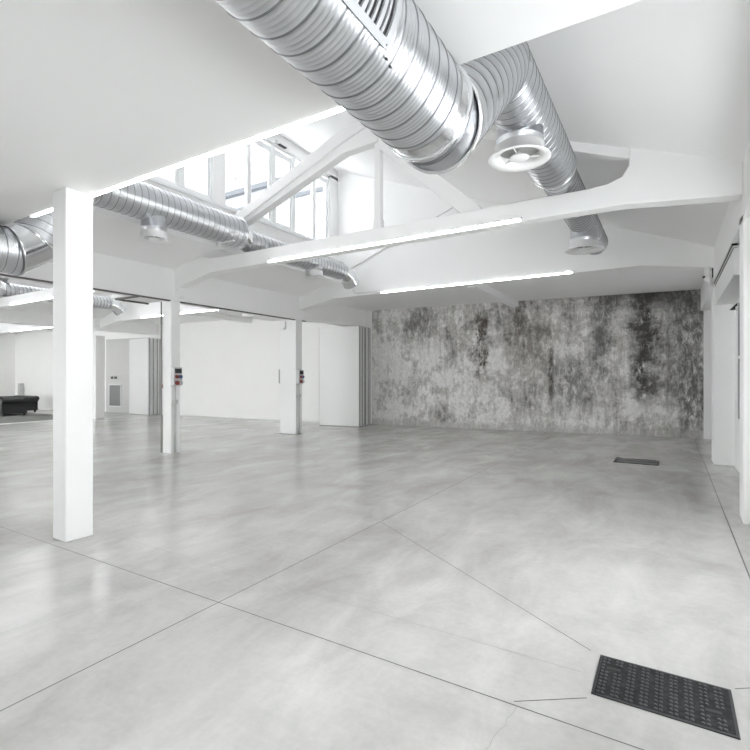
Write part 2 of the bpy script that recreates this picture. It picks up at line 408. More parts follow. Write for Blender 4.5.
# right wall: piers, eaves beam, recessed outer wall with added unseen windows
bm = BM()
box(bm, .93, 1.2, -5, 15, 0, .86); box(bm, .93, 1.2, -5, 15, 2.66, 4.2)
ADDED_OPEN = [(-3.6, -1.2), (-.2, 1.5), (2.95, 5.3), (11.3, 12.7)]  # added unseen windows for daylight; the last one brightens the rear
prev = -5
for a, b in ADDED_OPEN+[(15, 15)]:
    box(bm, .93, 1.2, prev, a, .86, 2.66); prev = b
struct('wall_right', bm, 'wall')
bm = BM(); box(bm, XR, .95, -5, 15, 3.13, 3.72); struct('beam_eaves', bm, 'wall')
for i, (a, b) in enumerate(((-1.0, -.6), (2.3, 2.7), (6.2, 6.53), (10.18, 10.66))):
    o = None; bm = BM(); box(bm, XR, .95, a, b, 0, 3.2)
    struct('pillar_right'+('' if i == 0 else '_%d' % i), bm, 'wall', bevel=.015)

# clerestory windows, then unseen windows added for daylight
def window(name, a, b, z0, z1, x, bars, wd=.045, depth=.07, fm='frame', tr=None, sash=(), gl='glass'):
    bm = BM(); box(bm, x-depth, x, a, a+wd, z0, z1); box(bm, x-depth, x, b-wd, b, z0, z1)
    box(bm, x-depth, x, a, b, z0, z0+wd); box(bm, x-depth, x, a, b, z1-wd, z1)
    r = obj(name, bm, fm, None, .004); r['kind'] = 'structure'
    for u, v in bars:
        bm = BM(); box(bm, x-depth+.005, x+.004, u, v, z0+wd, z1-wd); obj('mullion', bm, fm, r, .003)
    if tr:
        bm = BM(); box(bm, x-depth, x-.01, a+wd, b-wd, tr-.03, tr+.03); obj('transom', bm, 'frame', r, .003)
    for u, v in sash:      # opening top-hung sash frames
        bm = BM(); q = .055
        box(bm, x-.06, x-.018, u, u+q, z0+wd, z1-wd-.03); box(bm, x-.06, x-.018, v-q, v, z0+wd, z1-wd-.03)
        box(bm, x-.06, x-.018, u+q, v-q, z0+wd, z0+wd+q); box(bm, x-.06, x-.018, u+q, v-q, z1-wd-.03-.12, z1-wd-.03)
        obj('sash', bm, fm, r, .003)
    bm = BM(); box(bm, x-depth*.55-.006, x-depth*.55, a+wd*.5, b-wd*.5, z0+wd*.5, z1-wd*.5); obj('pane', bm, gl, r)
    return r
wn = 1
for k in range(3):
    dx = BAY*k
    window('window_%d' % wn, 2.8, 6.10, ZS-.03, 6.44, XW+dx-.03, [(3.45, 3.53), (4.08, 4.16), (4.72, 4.80), (5.37, 5.47)], sash=((5.47, 6.055), (4.80, 5.37)), gl='tinted')
    window('window_%d' % (wn+1), 6.36, 9.67, ZS-.03, 6.44, XW+dx-.03, [(6.95, 7.03), (7.64, 7.75), (8.29, 8.40), (9.03, 9.11)], sash=((7.03, 7.64), (7.75, 8.29), (9.11, 9.62)), gl='tinted')
    wn += 2
    portal(XW-.22+dx, 4.45, 5.6, 1.7, 3.3, (0, -PI/2, 0)); portal(XW-.22+dx, 8.02, 5.6, 1.7, 3.3, (0, -PI/2, 0))
for i, (a, b) in enumerate(ADDED_OPEN):
    n = int((b-a)/.8); st = (b-a)/n
    window('window_%d' % wn, a, b, .86, 2.66, 1.04, [(a+st*j-.03, a+st*j+.03) for j in range(1, n)], .06, .08, 'darksteel', 1.80, gl='dimglass' if a > 10 else 'glass'); wn += 1
    portal(1.22, (a+b)/2, 1.76, 1.8, b-a, (0, PI/2, 0))
bm = BM(); box(bm, .90, .93, 6.9, 9.42, .80, .86); box(bm, .90, .93, 6.9, 9.42, 2.65, 2.70); box(bm, .90, .93, 9.40, 9.46, .80, 2.70); box(bm, .90, .93, 6.85, 6.9, .8, 2.7)
r = struct('window_%d' % wn, bm, 'frame', bevel=.004); wn += 1
bm = BM(); box(bm, .912, .93, 6.9, 9.40, .86, 2.65); obj('pane', bm, 'darkglass', r)
bm = BM(); box(bm, .895, .93, 6.9, 9.40, 1.79, 1.83); obj('transom', bm, 'frame', r)
bm = BM(); rod(bm, (.90, 9.45, 2.60), (.90, 9.41, 2.55), .025, 10); obj('knob', bm, 'plastic', r)
for a, b in ADDED_SIDE:
    bm = BM(); n = 3
    for j in range(n+1): y = a+(b-a-.06)*j/n; box(bm, XEND-.18, XEND-.12, y, y+.06, .9, 2.8)
    box(bm, XEND-.18, XEND-.12, a, b, .9, .96); box(bm, XEND-.18, XEND-.12, a, b, 2.74, 2.8)
    r = struct('window_%d' % wn, bm, 'frame'); wn += 1
    bm = BM(); box(bm, XEND-.153, XEND-.147, a, b, .9, 2.8); obj('pane', bm, 'glass', r)
    portal(XEND-.32, (a+b)/2, 1.85, 1.9, b-a, (0, -PI/2, 0))
for a, b in ADDED_FRONT:
    bm = BM(); n = 3
    for j in range(n+1): x = a+(b-a-.06)*j/n; box(bm, x, x+.06, -5.14, -5.08, .5, 2.9)
    box(bm, a, b, -5.14, -5.08, .5, .56); box(bm, a, b, -5.14, -5.08, 2.84, 2.9)
    r = struct('window_%d' % wn, bm, 'frame'); wn += 1
    bm = BM(); box(bm, a, b, -5.113, -5.107, .5, 2.9); obj('pane', bm, 'glass', r)
    portal((a+b)/2, -5.27, 1.7, b-a, 2.4, (PI/2, 0, PI))

portal(-45, 20, 30, 120, 100, (-PI/2, 0, 0))
# building across the yard, seen through the clerestory
t = thing('apartment_building', 'pale panelled building outside, seen through the clerestory windows', 'building', (-40, 28, 0))
bm = BM(); box(bm, -85, -12, 28, 34, 0, 16.2); obj('facade', bm, 'facade', t)
bm = BM(); box(bm, -85.3, -11.7, 27.6, 34, 16.2, 16.6); box(bm, -85.1, -12, 27.9, 28.05, 14.9, 15.2); obj('roof_coping', bm, 'coping', t)
bm = BM()
for i in range(24): rod(bm, (-84+i*3, 27.8, 16.6), (-84+i*3, 27.8, 17.6), .05, 6)
rod(bm, (-84, 27.8, 17.6), (-13, 27.8, 17.6), .04, 6); obj('railing', bm, 'coping', t)

# ------------------------------------------------------------------ columns
def column(x0, x1, y0, y1, z1, label, name='column'):
    bm = BM(); box(bm, x0, x1, y0, y1, 0, z1); o = obj(name, bm, 'column', None, .012)
    if label: tag(o, label, 'column')
    o['kind'] = 'structure'; return o
column(-4.925, -4.69, 2.325, 2.575, ZC, 'white square column standing alone under the edge of the low ceiling')
column(-8.66, -8.40, 6.12, 6.33, 3.03, 'white arcade column with the socket box and the dark jamb beside it')
column(-8.96, -8.40, 9.86, 10.11, 3.03, 'wide white arcade column with a dark plate at its foot')
column(-8.75, -8.40, 2.2, 2.5, 3.03, None)
column(-18.5, -17.82, 9.86, 10.2, 3.03, 'white column of the far arcade beside the grey carpet')
column(-18.15, -17.82, 6.12, 6.33, 3.03, None)

# ------------------------------------------------------------------ trusses
def truss(k, label):
    dx = BAY*k; y = YT+.1; t = thing('roof_truss', label, 'truss', (-3.73+dx, y, 3.46), None)
    bm = BM(); box(bm, -7.35+dx, -.44+dx, y-.10, y+.10, 3.47, 3.72); obj('bottom_chord', bm, 'wall', t, .01)
    bm = BM(); prism(bm, [(XR+dx, 3.365), (-.44+dx, 3.468), (-.8+dx, 3.47), (-.8+dx, 3.722), (-.62+dx, 3.735), (-.47+dx, 3.79), (-.40+dx, 3.90), (-.385+dx, roof(-.385)+.05), (XR+dx, roof(XR)+.05)], y-.101, y+.101)
    obj('haunch', bm, 'wall', t, .012)
    bm = BM(); prism(bm, [(XL+dx, 3.26), (-7.35+dx, 3.469), (-7.05+dx, 3.47), (-7.05+dx, 3.721), (-7.4+dx, 3.735), (-7.6+dx, 3.80), (XL+dx, 3.66)], y-.101, y+.101)
    obj('haunch', bm, 'wall', t, .012)
    bm = BM(); box(bm, XL+dx, XL+.10+dx, y-.09, y+.09, 3.10, 3.30); obj('corbel', bm, 'wall', t, .006)
    bm = BM(); prism(bm, [(-8.2+dx, 3.66), (-8.2+dx, 3.88), (-4.42+dx, 5.36), (-3.73+dx, 5.46), (-3.73+dx, 5.02), (-4.35+dx, 4.99)], y-.08, y+.08); obj('rafter', bm, 'wall', t, .012)
    bm = BM(); prism(bm, [(-8.0+dx, 3.74), (-8.0+dx, 3.83), (-4.42+dx, 5.22), (-3.78+dx, 5.42), (-3.78+dx, 5.32), (-4.42+dx, 5.12)], y-.115, y+.115); obj('rafter_fillet', bm, 'wall', t, .008)
    bm = BM(); box(bm, -3.80+dx, -3.70+dx, y-.05, y+.05, 3.715, roof(-3.73)); obj('king_post', bm, 'wall', t, .008)
    bm = BM(); box(bm, -3.812+dx, -3.688+dx, y-.06, y+.06, 3.715, 3.88); obj('post_shoe', bm, 'wall', t, .008)
    bm = BM(); prism(bm, [(-3.70+dx, 4.90), (-3.70+dx, 5.17), (-2.18+dx, 3.80), (-2.12+dx, 3.715), (-2.42+dx, 3.715)], y-.08, y+.08); obj('strut', bm, 'wall', t, .01)
    bm = BM(); bar(bm, (-3.73+dx, y, 5.36), (-.3+dx, y, roof(-.3)-.03), .16, .16); obj('rafter', bm, 'ceil', t, .01)
truss(0, 'white concrete roof truss with king post across the main hall')
truss(1, 'white concrete roof truss in the side hall beyond the arcade')

# ------------------------------------------------------------------ linear lights
def led(x0, x1, y, z, label, slim=1):
    t = thing('linear_light', label, 'light', ((x0+x1)/2, y, z), 'linear lights along the beams')
    bm = BM(); box(bm, x0, x1, y-.02, y+.02, z+.012, z+.032); obj('housing', bm, 'plastic', t, .003)
    bm = BM(); box(bm, x0+.01, x1-.01, y-.021, y+.021, z-.014*slim, z+.012); obj('diffuser', bm, 'led', t, .006, 'glowing white diffuser')
    for x in (x0-.012, x1+.004): bm = BM(); box(bm, x, x+.008, y-.022, y+.022, z-.016*slim, z+.034); obj('end_cap', bm, 'greyplastic', t)
    return t
led(-5.87, -1.60, YE+.024, 3.231, 'glowing linear light along the edge of the low ceiling', .3)
led(-5.87, -1.60, YT-.025, 3.478, 'glowing linear light under the bottom chord of the main hall truss')
led(-5.87, -1.60, YG-.025, 3.52, 'glowing linear light on the beam before the concrete wall')
led(-5.87+BAY, -1.60+BAY, YT-.025, 3.478, 'glowing linear light under the side hall truss, partly behind the lone column')
led(-5.87+BAY, -1.60+BAY, YG-.025, 3.52, 'glowing linear light seen through the arcade beside the socket column')
led(-5.87+2*BAY, -1.60+2*BAY, YG-.025, 3.52, 'glowing linear light in the farthest hall above the black sofas')

# ------------------------------------------------------------------ ducts
def outlet(t, cx, cy, ztop, zb, r, R, seg=48):
    bm = BM(); lathe(bm, [(r, ztop), (r, zb+.15), (r+.003, zb+.148), (r+.003, zb+.142), (r, zb+.14), (r, zb+.02)], cx, cy, seg); o = obj('outlet_stub', bm, ['zinc'], t)
    bm = BM(); lathe(bm, [(r+.004, zb+.095), (r+.008, zb+.09), (r+.008, zb), (r+.02, zb-.006), (R-.01, zb-.014), (R, zb-.018), (R-.006, zb-.024), (r+.01, zb-.014), (r-.03, zb+.01), (r-.03, zb+.06)], cx, cy, seg)
    bmesh.ops.recalc_face_normals(bm, faces=bm.faces); d = obj('diffuser', bm, 'plastic', t)
    bm = BM(); q = r*.42
    lathe(bm, [(.001, zb-.022), (q*.8, zb-.020), (q, zb-.012), (q*.9, zb), (.001, zb+.004)], cx, cy, 32); bmesh.ops.recalc_face_normals(bm, faces=bm.faces); obj('centre_disc', bm, 'plastic', d)
    bm = BM()
    for i in range(3):
        a = i*2*PI/3+.5; rod(bm, (cx+q*.6*math.cos(a), cy+q*.6*math.sin(a), zb), (cx+r*math.cos(a), cy+r*math.sin(a), zb+.012), .006, 6)
    rod(bm, (cx, cy, zb), (cx, cy, zb+.06), .012, 8); obj('spider', bm, 'plastic', d)
    bm = BM(); lathe(bm, [(.001, zb+.058), (r-.032, zb+.058)], cx, cy, 32); obj('damper', bm, 'greywood', d)
def cone(bm, c0, r0, c1, r1, seg=64):
    A = [bm.verts.new((c0[0]+r0*math.cos(2*PI*i/seg), c0[1], c0[2]+r0*math.sin(2*PI*i/seg))) for i in range(seg)]
    B_ = [bm.verts.new((c1[0]+r1*math.cos(2*PI*i/seg), c1[1], c1[2]+r1*math.sin(2*PI*i/seg))) for i in range(seg)]
    for i in range(seg):
        f = bm.faces.new((A[i], A[(i+1) % seg], B_[(i+1) % seg], B_[i])); f.smooth = True
    bmesh.ops.recalc_face_normals(bm, faces=bm.faces)
def tube(t, name, *a, **k):
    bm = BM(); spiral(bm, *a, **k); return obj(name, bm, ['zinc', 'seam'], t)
def flange(t, c, axis, R, wd, out=.012, mat='zincplain', name='collar'):
    bm = BM(); ring(bm, c, axis, R, wd, out); return obj(name, bm, mat, t)

# right-hand duct: low run under the front ceiling, swan neck, high run under the roof slope
DX, DX2, R1 = -1.11, -1.15, .246
t = thing('spiral_duct', 'large silver spiral duct crossing the top of the main hall overhead', 'duct', (DX, 2.0, 2.9))
A, B, Cc, D = Vector((DX, -1.5, 2.915)), Vector((DX, 2.50, 2.915)), Vector((DX2, 3.74, 3.92)), Vector((DX2, 5.86, 3.92))
e1, e2, e3 = (B-A).normalized(), (Cc-B).normalized(), (D-Cc).normalized()
m1, m2 = (e1+e2).normalized(), (e2+e3).normalized()
tube(t, 'duct_section', A, (DX, 2.26, 2.915), R1, seg=96)
bm = BM(); rod(bm, (DX, 2.24, 2.915), (DX, 2.35, 2.915), R1+.002, 96, cap=False); obj('collar', bm, 'zincplain', t)
flange(t, (DX, 2.35, 2.915), (0, 1, 0), R1, .02, .016)
tube(t, 'duct_bend', (DX, 2.35, 2.915), B, R1-.01, n1=m1, prof=PROF_LITE, pitch=.3)
flange(t, B-e1*.01, m1, R1+.006, .02, .012)
tube(t, 'duct_bend', B, Cc, R1, n0=m1, n1=m2, prof=PROF_THIN, pitch=.15, seg=96)
tube(t, 'duct_section', Cc, D, R1, n0=m2, prof=PROF, seg=96)
flange(t, D, (0, 1, 0), R1, .02, .008)
bm = BM(); rod(bm, D, D+Vector((0, .14, 0)), R1+.001, 72, r1=.206, cap=False); obj('reducer', bm, 'zincplain', t)
E_ = Vector((DX2, 9.55, 3.92))
tube(t, 'duct_section', D+Vector((0, .14, 0)), E_, .205, prof=PROF, seg=72)
flange(t, (DX2, 8.75, 3.92), (0, 1, 0), .205, .02, .008)
bm = BM(); rod(bm, E_, E_+Vector((0, .02, 0)), .21, 72); obj('end_cap', bm, 'zincplain', t)
outlet(t, DX2-.03, 4.50, 3.92, 3.52, .21, .278)
outlet(t, DX2, 8.2, 3.92, 3.51, .20, .285)
# access grille on the flank of the low run
bm = BM(); ca = Vector((.618, 0, -.786)); cb = Vector((.786, 0, .618)); C0 = Vector((DX, 0, 2.915))
def onduct(phi, y, dr): return C0+Vector((0, y, 0))+(ca*math.cos(phi)+cb*math.sin(phi))*(R1+dr)
def curved(bm, f0, f1, y0, y1, d0, d1, n=10):
    rows = []
    for i in range(n+1):
        f = f0+(f1-f0)*i/n
        rows.append([bm.verts.new(onduct(f, y, d)) for y, d in ((y0, d0), (y1, d0), (y1, d1), (y0, d1))])
    fs = [bm.faces.new(rows[0]), bm.faces.new(rows[-1])]
    for a, b in zip(rows, rows[1:]):
        for i in range(4): fs.append(bm.faces.new((a[i], a[(i+1) % 4], b[(i+1) % 4], b[i])))
    bmesh.ops.recalc_face_normals(bm, faces=fs)
rd = math.radians
curved(bm, rd(9), rd(15.5), .95, 1.60, .004, .016); curved(bm, rd(51), rd(57), .95, 1.60, .004, .016)
curved(bm, rd(15.5), rd(51), 1.565, 1.60, .004, .016); curved(bm, rd(15.5), rd(51), .95, .985, .004, .016)
g = obj('access_grille', bm, 'register', t, 0, 'flat silver grille frame')
bm = BM(); curved(bm, rd(15.5), rd(51), .985, 1.565, .0045, .0055); obj('grille_opening', bm, 'black', g, 0, 'dark opening')
bm = BM()
for i in range(17):
    y = 1.0+i*.033; curved(bm, rd(15.5), rd(51), y, y+(.012 if i % 3 else .02), .006, .014, 8)
obj('louvre', bm, 'register', g)
for f, y in ((12, 1.585), (5, 1.63), (3, 1.67), (54, 1.585)): bm = BM(); p = onduct(rd(f), y, .004); rod(bm, p, p+(p-C0-Vector((0, y, 0))).normalized()*.012, .005, 8); obj('screw', bm, 'darksteel', g)

# left-hand duct, and its twin in the side hall
def left_duct(k, label, lite):
    dx = BAY*k; x = -6.5+dx; R = .255; pr = PROF_LITE if lite else PROF; sg = 40 if lite else 64
    t = thing('spiral_duct', label, 'duct', (x, 5, 4))
    P = [Vector(p) for p in ((x, -1.5, 2.955), (x, 2.64, 2.955), (x, 2.86, 3.10), (x, 3.20, 3.84), (x, 3.46, 4.04), (x, 6.08, 4.04))]
    d = [(b-a).normalized() for a, b in zip(P, P[1:])]; m = [(a+b).normalized() for a, b in zip(d, d[1:])]
    tube(t, 'duct_section', P[0], P[1], R+.004, n1=m[0], prof=pr, seg=sg)
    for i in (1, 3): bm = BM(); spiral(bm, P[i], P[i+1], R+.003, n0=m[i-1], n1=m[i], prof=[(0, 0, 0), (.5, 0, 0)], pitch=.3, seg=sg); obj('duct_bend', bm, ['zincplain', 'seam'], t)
    tube(t, 'duct_section', P[2], P[3], R+.002, n0=m[1], n1=m[2], prof=pr, seg=sg)
    for i in range(1, 5): flange(t, P[i], m[i-1], R+.012, .02, .012, 'zincplain')
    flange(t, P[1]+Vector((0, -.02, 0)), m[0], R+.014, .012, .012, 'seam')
    tube(t, 'duct_section', P[4], P[5], R, n0=m[3], prof=pr, seg=sg)
    flange(t, P[5], (0, 1, 0), R, .03, .012)
    bm = BM(); cone(bm, P[5], R+.001, P[5]+Vector((0, .16, -.085)), .195); obj('reducer', bm, 'zincplain', t)
    e0 = Vector((x, 9.24, 3.955)); e1 = e0+Vector((0, .24, -.07)); e2 = e1+Vector((0, .17, -.16))
    q = [(0, 1, 0), (e1-e0).normalized(), (e2-e1).normalized()]; q = [Vector(v) for v in q]; n1, n2 = (q[0]+q[1]).normalized(), (q[1]+q[2]).normalized()
    tube(t, 'duct_section', P[5]+Vector((0, .16, -.085)), e0, .193, n1=n1, prof=pr, seg=sg)
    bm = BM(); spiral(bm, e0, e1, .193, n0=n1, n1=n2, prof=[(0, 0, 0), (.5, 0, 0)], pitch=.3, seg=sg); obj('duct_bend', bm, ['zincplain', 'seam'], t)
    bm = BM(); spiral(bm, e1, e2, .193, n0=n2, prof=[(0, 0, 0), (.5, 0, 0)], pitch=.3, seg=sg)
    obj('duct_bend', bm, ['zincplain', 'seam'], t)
    flange(t, e0, n1, .196, .012, .008); flange(t, e1, n2, .2, .012, .008); flange(t, e2-q[2]*.01, q[2], .196, .014, .008)
    bm = BM(); rod(bm, e2-q[2]*.05, e2-q[2]*.045, .19, sg); obj('end_cap', bm, 'greywood', t)
    outlet(t, x, 4.45, 4.0, 3.545, .175, .235, 40); outlet(t, x, 8.22, 3.95, 3.67, .178, .225, 40)
    bm = BM(); box(bm, x-.03, x+.03, 5.66, 5.69, 3.66, 3.80); box(bm, x-.03, x+.03, 5.66, 5.80, 3.655, 3.665); box(bm, x-.12, x+.30, 5.69, 5.73, 3.765, 3.79); obj('bracket', bm, 'alu', t)
    return t
left_duct(0, 'silver spiral duct running below the clerestory windows of the main hall', False)
left_duct(1, 'silver spiral duct in the side hall, seen through the arcade by the lone column', True)

# conduit from the left duct to the light on the rear beam
bm = BM(); pts = [(-6.62, 9.9, 3.84), (-6.62, 9.9, 3.60), (-6.58, 9.96, 3.56), (-5.85, 9.965, 3.545)]
for p, q in zip(pts, pts[1:]): rod(bm, p, q, .012, 8)
tag(obj('cable_conduit', bm, 'alu'), 'thin grey conduit pipe bent from the duct end to the rear light', 'conduit')

# window opener motor at the clerestory head
t = thing('window_opener', 'small dark chain motor at the head of the clerestory window', 'motor', (XW+.02, 7.9, 6.5))
bm = BM(); box(bm, XW-.02, XW+.06, 7.72, 8.08, 6.47, 6.53); obj('housing', bm, 'plastic', t, .006)
bm = BM(); box(bm, XW+.0, XW+.062, 7.80, 8.02, 6.455, 6.475); obj('chain_slot', bm, 'darksteel', t)

# ------------------------------------------------------------------ folding partitions: ceiling rails, jamb and parked stacks
bm = BM(); box(bm, -8.47, -8.42, -4, 10.3, 3.005, 3.03)
tag(obj('ceiling_rail', bm, 'rail'), 'dark sliding rail under the lintel of the near arcade', 'rail')
bm = BM(); box(bm, -9.20, -9.16, 5.46, 6.15, 3.0, 3.03); box(bm, -9.16, -8.47, 5.46, 5.50, 3.0, 3.03)
tag(obj('ceiling_rail', bm, 'rail'), 'dark sliding rail branching off into the side hall ceiling', 'rail')
bm = BM(); box(bm, -9.24, -8.75, 5.40, 6.15, 3.03, 3.10); struct('trim_8', bm, 'ceil')
bm = BM(); box(bm, -9.24, -8.75, 8.77, 9.86, 3.03, 3.12); struct('trim_9', bm, 'ceil')
bm = BM(); box(bm, -8.70, -8.672, 6.10, 6.115, 0, 3.01)
tag(obj('jamb_post', bm, 'rail'), 'thin dark upright jamb beside the arcade column with the socket box', 'post')

def panel():
    t = thing('partition_panel', '', 'partition', (0, 0, 0))
    bm = BM(); box(bm, -.67, .67, -.058, .058, .015, 3.065); obj('leaf', bm, 'panel', t, .004)
    for sx in (-1, 1):
        bm = BM(); x = sx*.67
        box(bm, x-.004, x+.012*1, -.064, .064, .012, 3.07) if sx > 0 else box(bm, x-.012, x+.004, -.064, .064, .012, 3.07)
        obj('edge_profile', bm, 'alu', t, .002, 'grey aluminium edge')
    bm = BM(); box(bm, .68, .688, -.012, .012, .02, 3.06); obj('seal', bm, 'black', t)
    bm = BM(); box(bm, -.67, .67, -.04, .04, 0, .016); obj('floor_seal', bm, 'black', t)
    bm = BM(); rod(bm, (-.4, 0, 3.06), (-.4, 0, 3.09), .015, 8); rod(bm, (.4, 0, 3.06), (.4, 0, 3.09), .015, 8); obj('hanger', bm, 'alu', t)
    return t
proto = panel(); first = True
def stack(cx, cy, rz, n, where, grp, pt=.15):
    global first
    order = ['front', 'second', 'third', 'fourth', 'fifth', 'sixth', 'rearmost']
    for i in range(n):
        nm = order[i] if i < n-1 else 'rearmost'
        lab = '%s white folding partition panel of the stack %s' % (nm, where)
        off = Vector((-math.sin(rz), math.cos(rz), 0))*(pt*i); j = ((-.02, .0, .015, -.015, .01, 0)[i % 6], 0)
        loc = (cx+off.x+j[0], cy+off.y, 0); rr = rz+(.012, -.006, .008, -.01, .004, 0)[i % 6]
        if first: proto.location = loc; proto.rotation_euler = (0, 0, rr); proto['label'] = lab; proto['group'] = grp; first = False
        else: dup(proto, loc, lab, rr, grp)
stack(-8.70, 12.28, math.radians(9), 6, 'before the concrete wall', 'partition panels parked by the concrete wall')
stack(-18.33, 11.93, math.radians(-3), 5, 'beyond the side hall', 'partition panels parked in the side hall')

# ------------------------------------------------------------------ socket boxes with their conduits
def socket_box(label):
    t = thing('socket_box', label, 'socket box', (0, 0, 0), 'grey socket boxes on the arcade columns')
    bm = BM(); box(bm, 0, .11, -.095, .095, 1.34, 1.70); obj('housing', bm, 'greyplastic', t, .012)
    bm = BM(); box(bm, .11, .118, -.075, .075, 1.585, 1.675); obj('breaker_window', bm, 'black', t, .004)
    for y, z, m in ((-.04, 1.52, 'red'), (.042, 1.52, 'blue'), (-.035, 1.40, 'red'), (.045, 1.40, 'greyplastic')):
        r = .034 if m != 'red' or z > 1.45 else .042
        bm = BM(); rod(bm, (.105, y, z), (.145, y, z-.01), r, 20); o = obj('socket', bm, m, t, 0, {'red': 'red socket', 'blue': 'blue socket'}.get(m, 'grey socket'))
        bm = BM(); box(bm, .14, .152, y-r*.9, y+r*.9, z-r, z+r*.7); obj('socket_lid', bm, m, o, .006)
    bm = BM(); rod(bm, (.03, -.01, 0), (.03, -.01, 1.0), .022, 10); rod(bm, (.03, -.01, 1.0), (.03, -.01, 1.34), .014, 10); obj('conduit', bm, 'greyplastic', t)
    bm = BM(); box(bm, .0, .07, -.05, .03, .98, 1.06); obj('junction_box', bm, 'greyplastic', t, .006)
    return t
sb = socket_box('grey socket box with red and blue sockets on the nearer arcade column'); sb.location = (-8.40, 6.20, 0)
dup(sb, (-8.40, 9.955, 0), 'grey socket box with red sockets on the wide arcade column')

# small things on the arcade columns
bm = BM(); box(bm, -9.045, -9.02, 9.90, 10.0, 1.34, 1.72); tag(obj('wall_switch', bm, 'greyplastic', None, .005), 'tall grey switch plate on the left edge of the wide arcade column', 'switch')
bm = BM(); box(bm, -9.1, -8.36, 9.80, 9.86, 0, .006); box(bm, -8.4, -8.33, 9.8, 10.14, 0, .006)
tag(obj('floor_plate', bm, 'darksteel'), 'thin dark steel plate at the foot of the wide arcade column', 'plate')
bm = BM(); rod(bm, (-8.74, 9.83, 3.0), (-8.74, 9.83, 2.80), .018, 8); rod(bm, (-8.74, 9.83, 2.80), (-8.83, 9.83, 2.80), .018, 8); rod(bm, (-8.74, 9.83, 2.93), (-8.74, 9.865, 2.93), .012, 8)
tag(obj('pipe_hook', bm, 'alu'), 'small grey hooked pipe at the top of the wide arcade column', 'pipe')
t = thing('wall_intercom', 'slim white wall unit with red button on the side of the nearer arcade column', 'intercom', (-8.76, 6.24, 1.4))
bm = BM(); box(bm, -8.80, -8.745, 6.18, 6.26, 1.95, 2.12); obj('sensor', bm, 'plastic', t, .01)
bm = BM(); box(bm, -8.80, -8.745, 6.17, 6.27, 1.40, 1.85); obj('handset', bm, 'plastic', t, .01)
bm = BM(); box(bm, -8.80, -8.745, 6.18, 6.24, 1.29, 1.36); obj('call_button', bm, 'red', t, .005)

# camera on the rear beam at the right wall
t = thing('security_camera', 'white security camera under the rear beam at the right wall', 'camera', (.52, 10.16, 3.36))
bm = BM(); box(bm, .50, .57, 10.04, 10.12, 3.20, 3.37); obj('mount', bm, 'plastic', t, .01)
bm = BM(); rod(bm, (.52, 10.08, 3.20), (.60, 10.06, 3.15), .045, 16, r1=.05); obj('camera_body', bm, 'plastic', t, .006)
bm = BM(); rod(bm, (.505, 10.07, 3.225), (.49, 10.03, 3.215), .022, 12); obj('lens', bm, 'black', t)
bm = BM(); box(bm, .612, .63, 10.06, 10.08, 3.20, 3.36); obj('cable_slot', bm, 'black', t)

# shutter box in the right wall recess
t = thing('shutter_box', 'long white shutter box over the window in the right wall recess', 'shutter box', (.75, 8.6, 2.73))
bm = BM(); box(bm, XR+.02, .93, 7.30, 10.17, 2.74, 3.07); obj('housing', bm, 'plasticgloss' if 'plasticgloss' in M else 'plastic', t, .004)
bm = BM(); box(bm, XR+.004, .70, 7.32, 10.17, 3.10, 3.128); box(bm, XR+.016, .70, 7.32, 10.17, 3.058, 3.078); obj('shade_strip', bm, 'black', t)  # black strips stand in for the shadowed gaps under the eaves beam
bm = BM(); box(bm, XR+.012, .9, 7.30, 10.17, 3.08, 3.098); obj('top_rail', bm, 'plastic', t)
bm = BM(); prism(bm, [(.80, 2.56), (.925, 2.56), (.925, 2.70)], 9.44, 9.48, 'Y'); obj('bracket', bm, 'darksteel', t, 0, 'dark triangular bracket')

# ------------------------------------------------------------------ floor ironwork
t = thing('manhole_cover', 'black studded manhole cover in the floor at the lower right', 'manhole cover', (-.034, 2.69, 0))
x0, x1, y0, y1 = -.308, .238, 2.518, 2.864
bm = BM(); f = .012
box(bm, x0-f, x1+f, y0-f, y0, .0, .006); box(bm, x0-f, x1+f, y1, y1+f, .0, .006); box(bm, x0-f, x0, y0, y1, .0, .006); box(bm, x1, x1+f, y0, y1, .0, .006); obj('frame', bm, 'darksteel', t)
bm = BM(); box(bm, x0, x1, y0, y1, 0, .005); pl = obj('plate', bm, 'iron', t)
bm = BM(); nx, ny = 27, 11
for i in range(nx):
    if i % 3 == 2: continue
    for j in range(ny):
        cx = x0+(i+.7)*(x1-x0)/(nx+.4); cy_ = y0+(j+.6)*(y1-y0)/(ny+.2)
        if abs(cx-x0-.06) < .04 and abs(cy_-(y0+.25)) < .022 or abs(cx-x1+.07) < .04 and abs(cy_-(y0+.13)) < .022: continue
        rod(bm, (cx, cy_, .005), (cx+.001, cy_, .0095), .0085, 6, r1=.006)
obj('stud', bm, 'stud', pl)
bm = BM(); box(bm, x0+.028, x0+.092, y0+.24, y0+.262, .005, .0062); obj('lifting_slot', bm, 'black', pl)
bm = BM(); box(bm, x1-.10, x1-.04, y0+.12, y0+.142, .005, .0062); obj('lifting_slot', bm, 'black', pl)

t = thing('drain_grate', 'small dark slotted drain grate in the floor before the concrete wall', 'drain grate', (-.51, 9.83, 0))
x0, x1, y0, y1 = -.86, -.165, 9.58, 10.09
bm = BM(); box(bm, x0, x1, y0, y1, 0, .004); obj('pit', bm, 'black', t)
bm = BM(); f = .03
box(bm, x0, x1, y0, y0+f, .0, .012); box(bm, x0, x1, y1-f, y1, .0, .012); box(bm, x0, x0+f, y0, y1, .0, .012); box(bm, x1-f, x1, y0, y1, .0, .012); box(bm, x0, x1, (y0+y1)/2-.02, (y0+y1)/2+.02, 0, .012)
obj('frame', bm, 'darksteel', t)
bm = BM()
for i in range(18): x = x0+.045+i*(x1-x0-.06)/18; box(bm, x, x+.014, y0+f, y1-f, .004, .010)
obj('bars', bm, 'register', t)

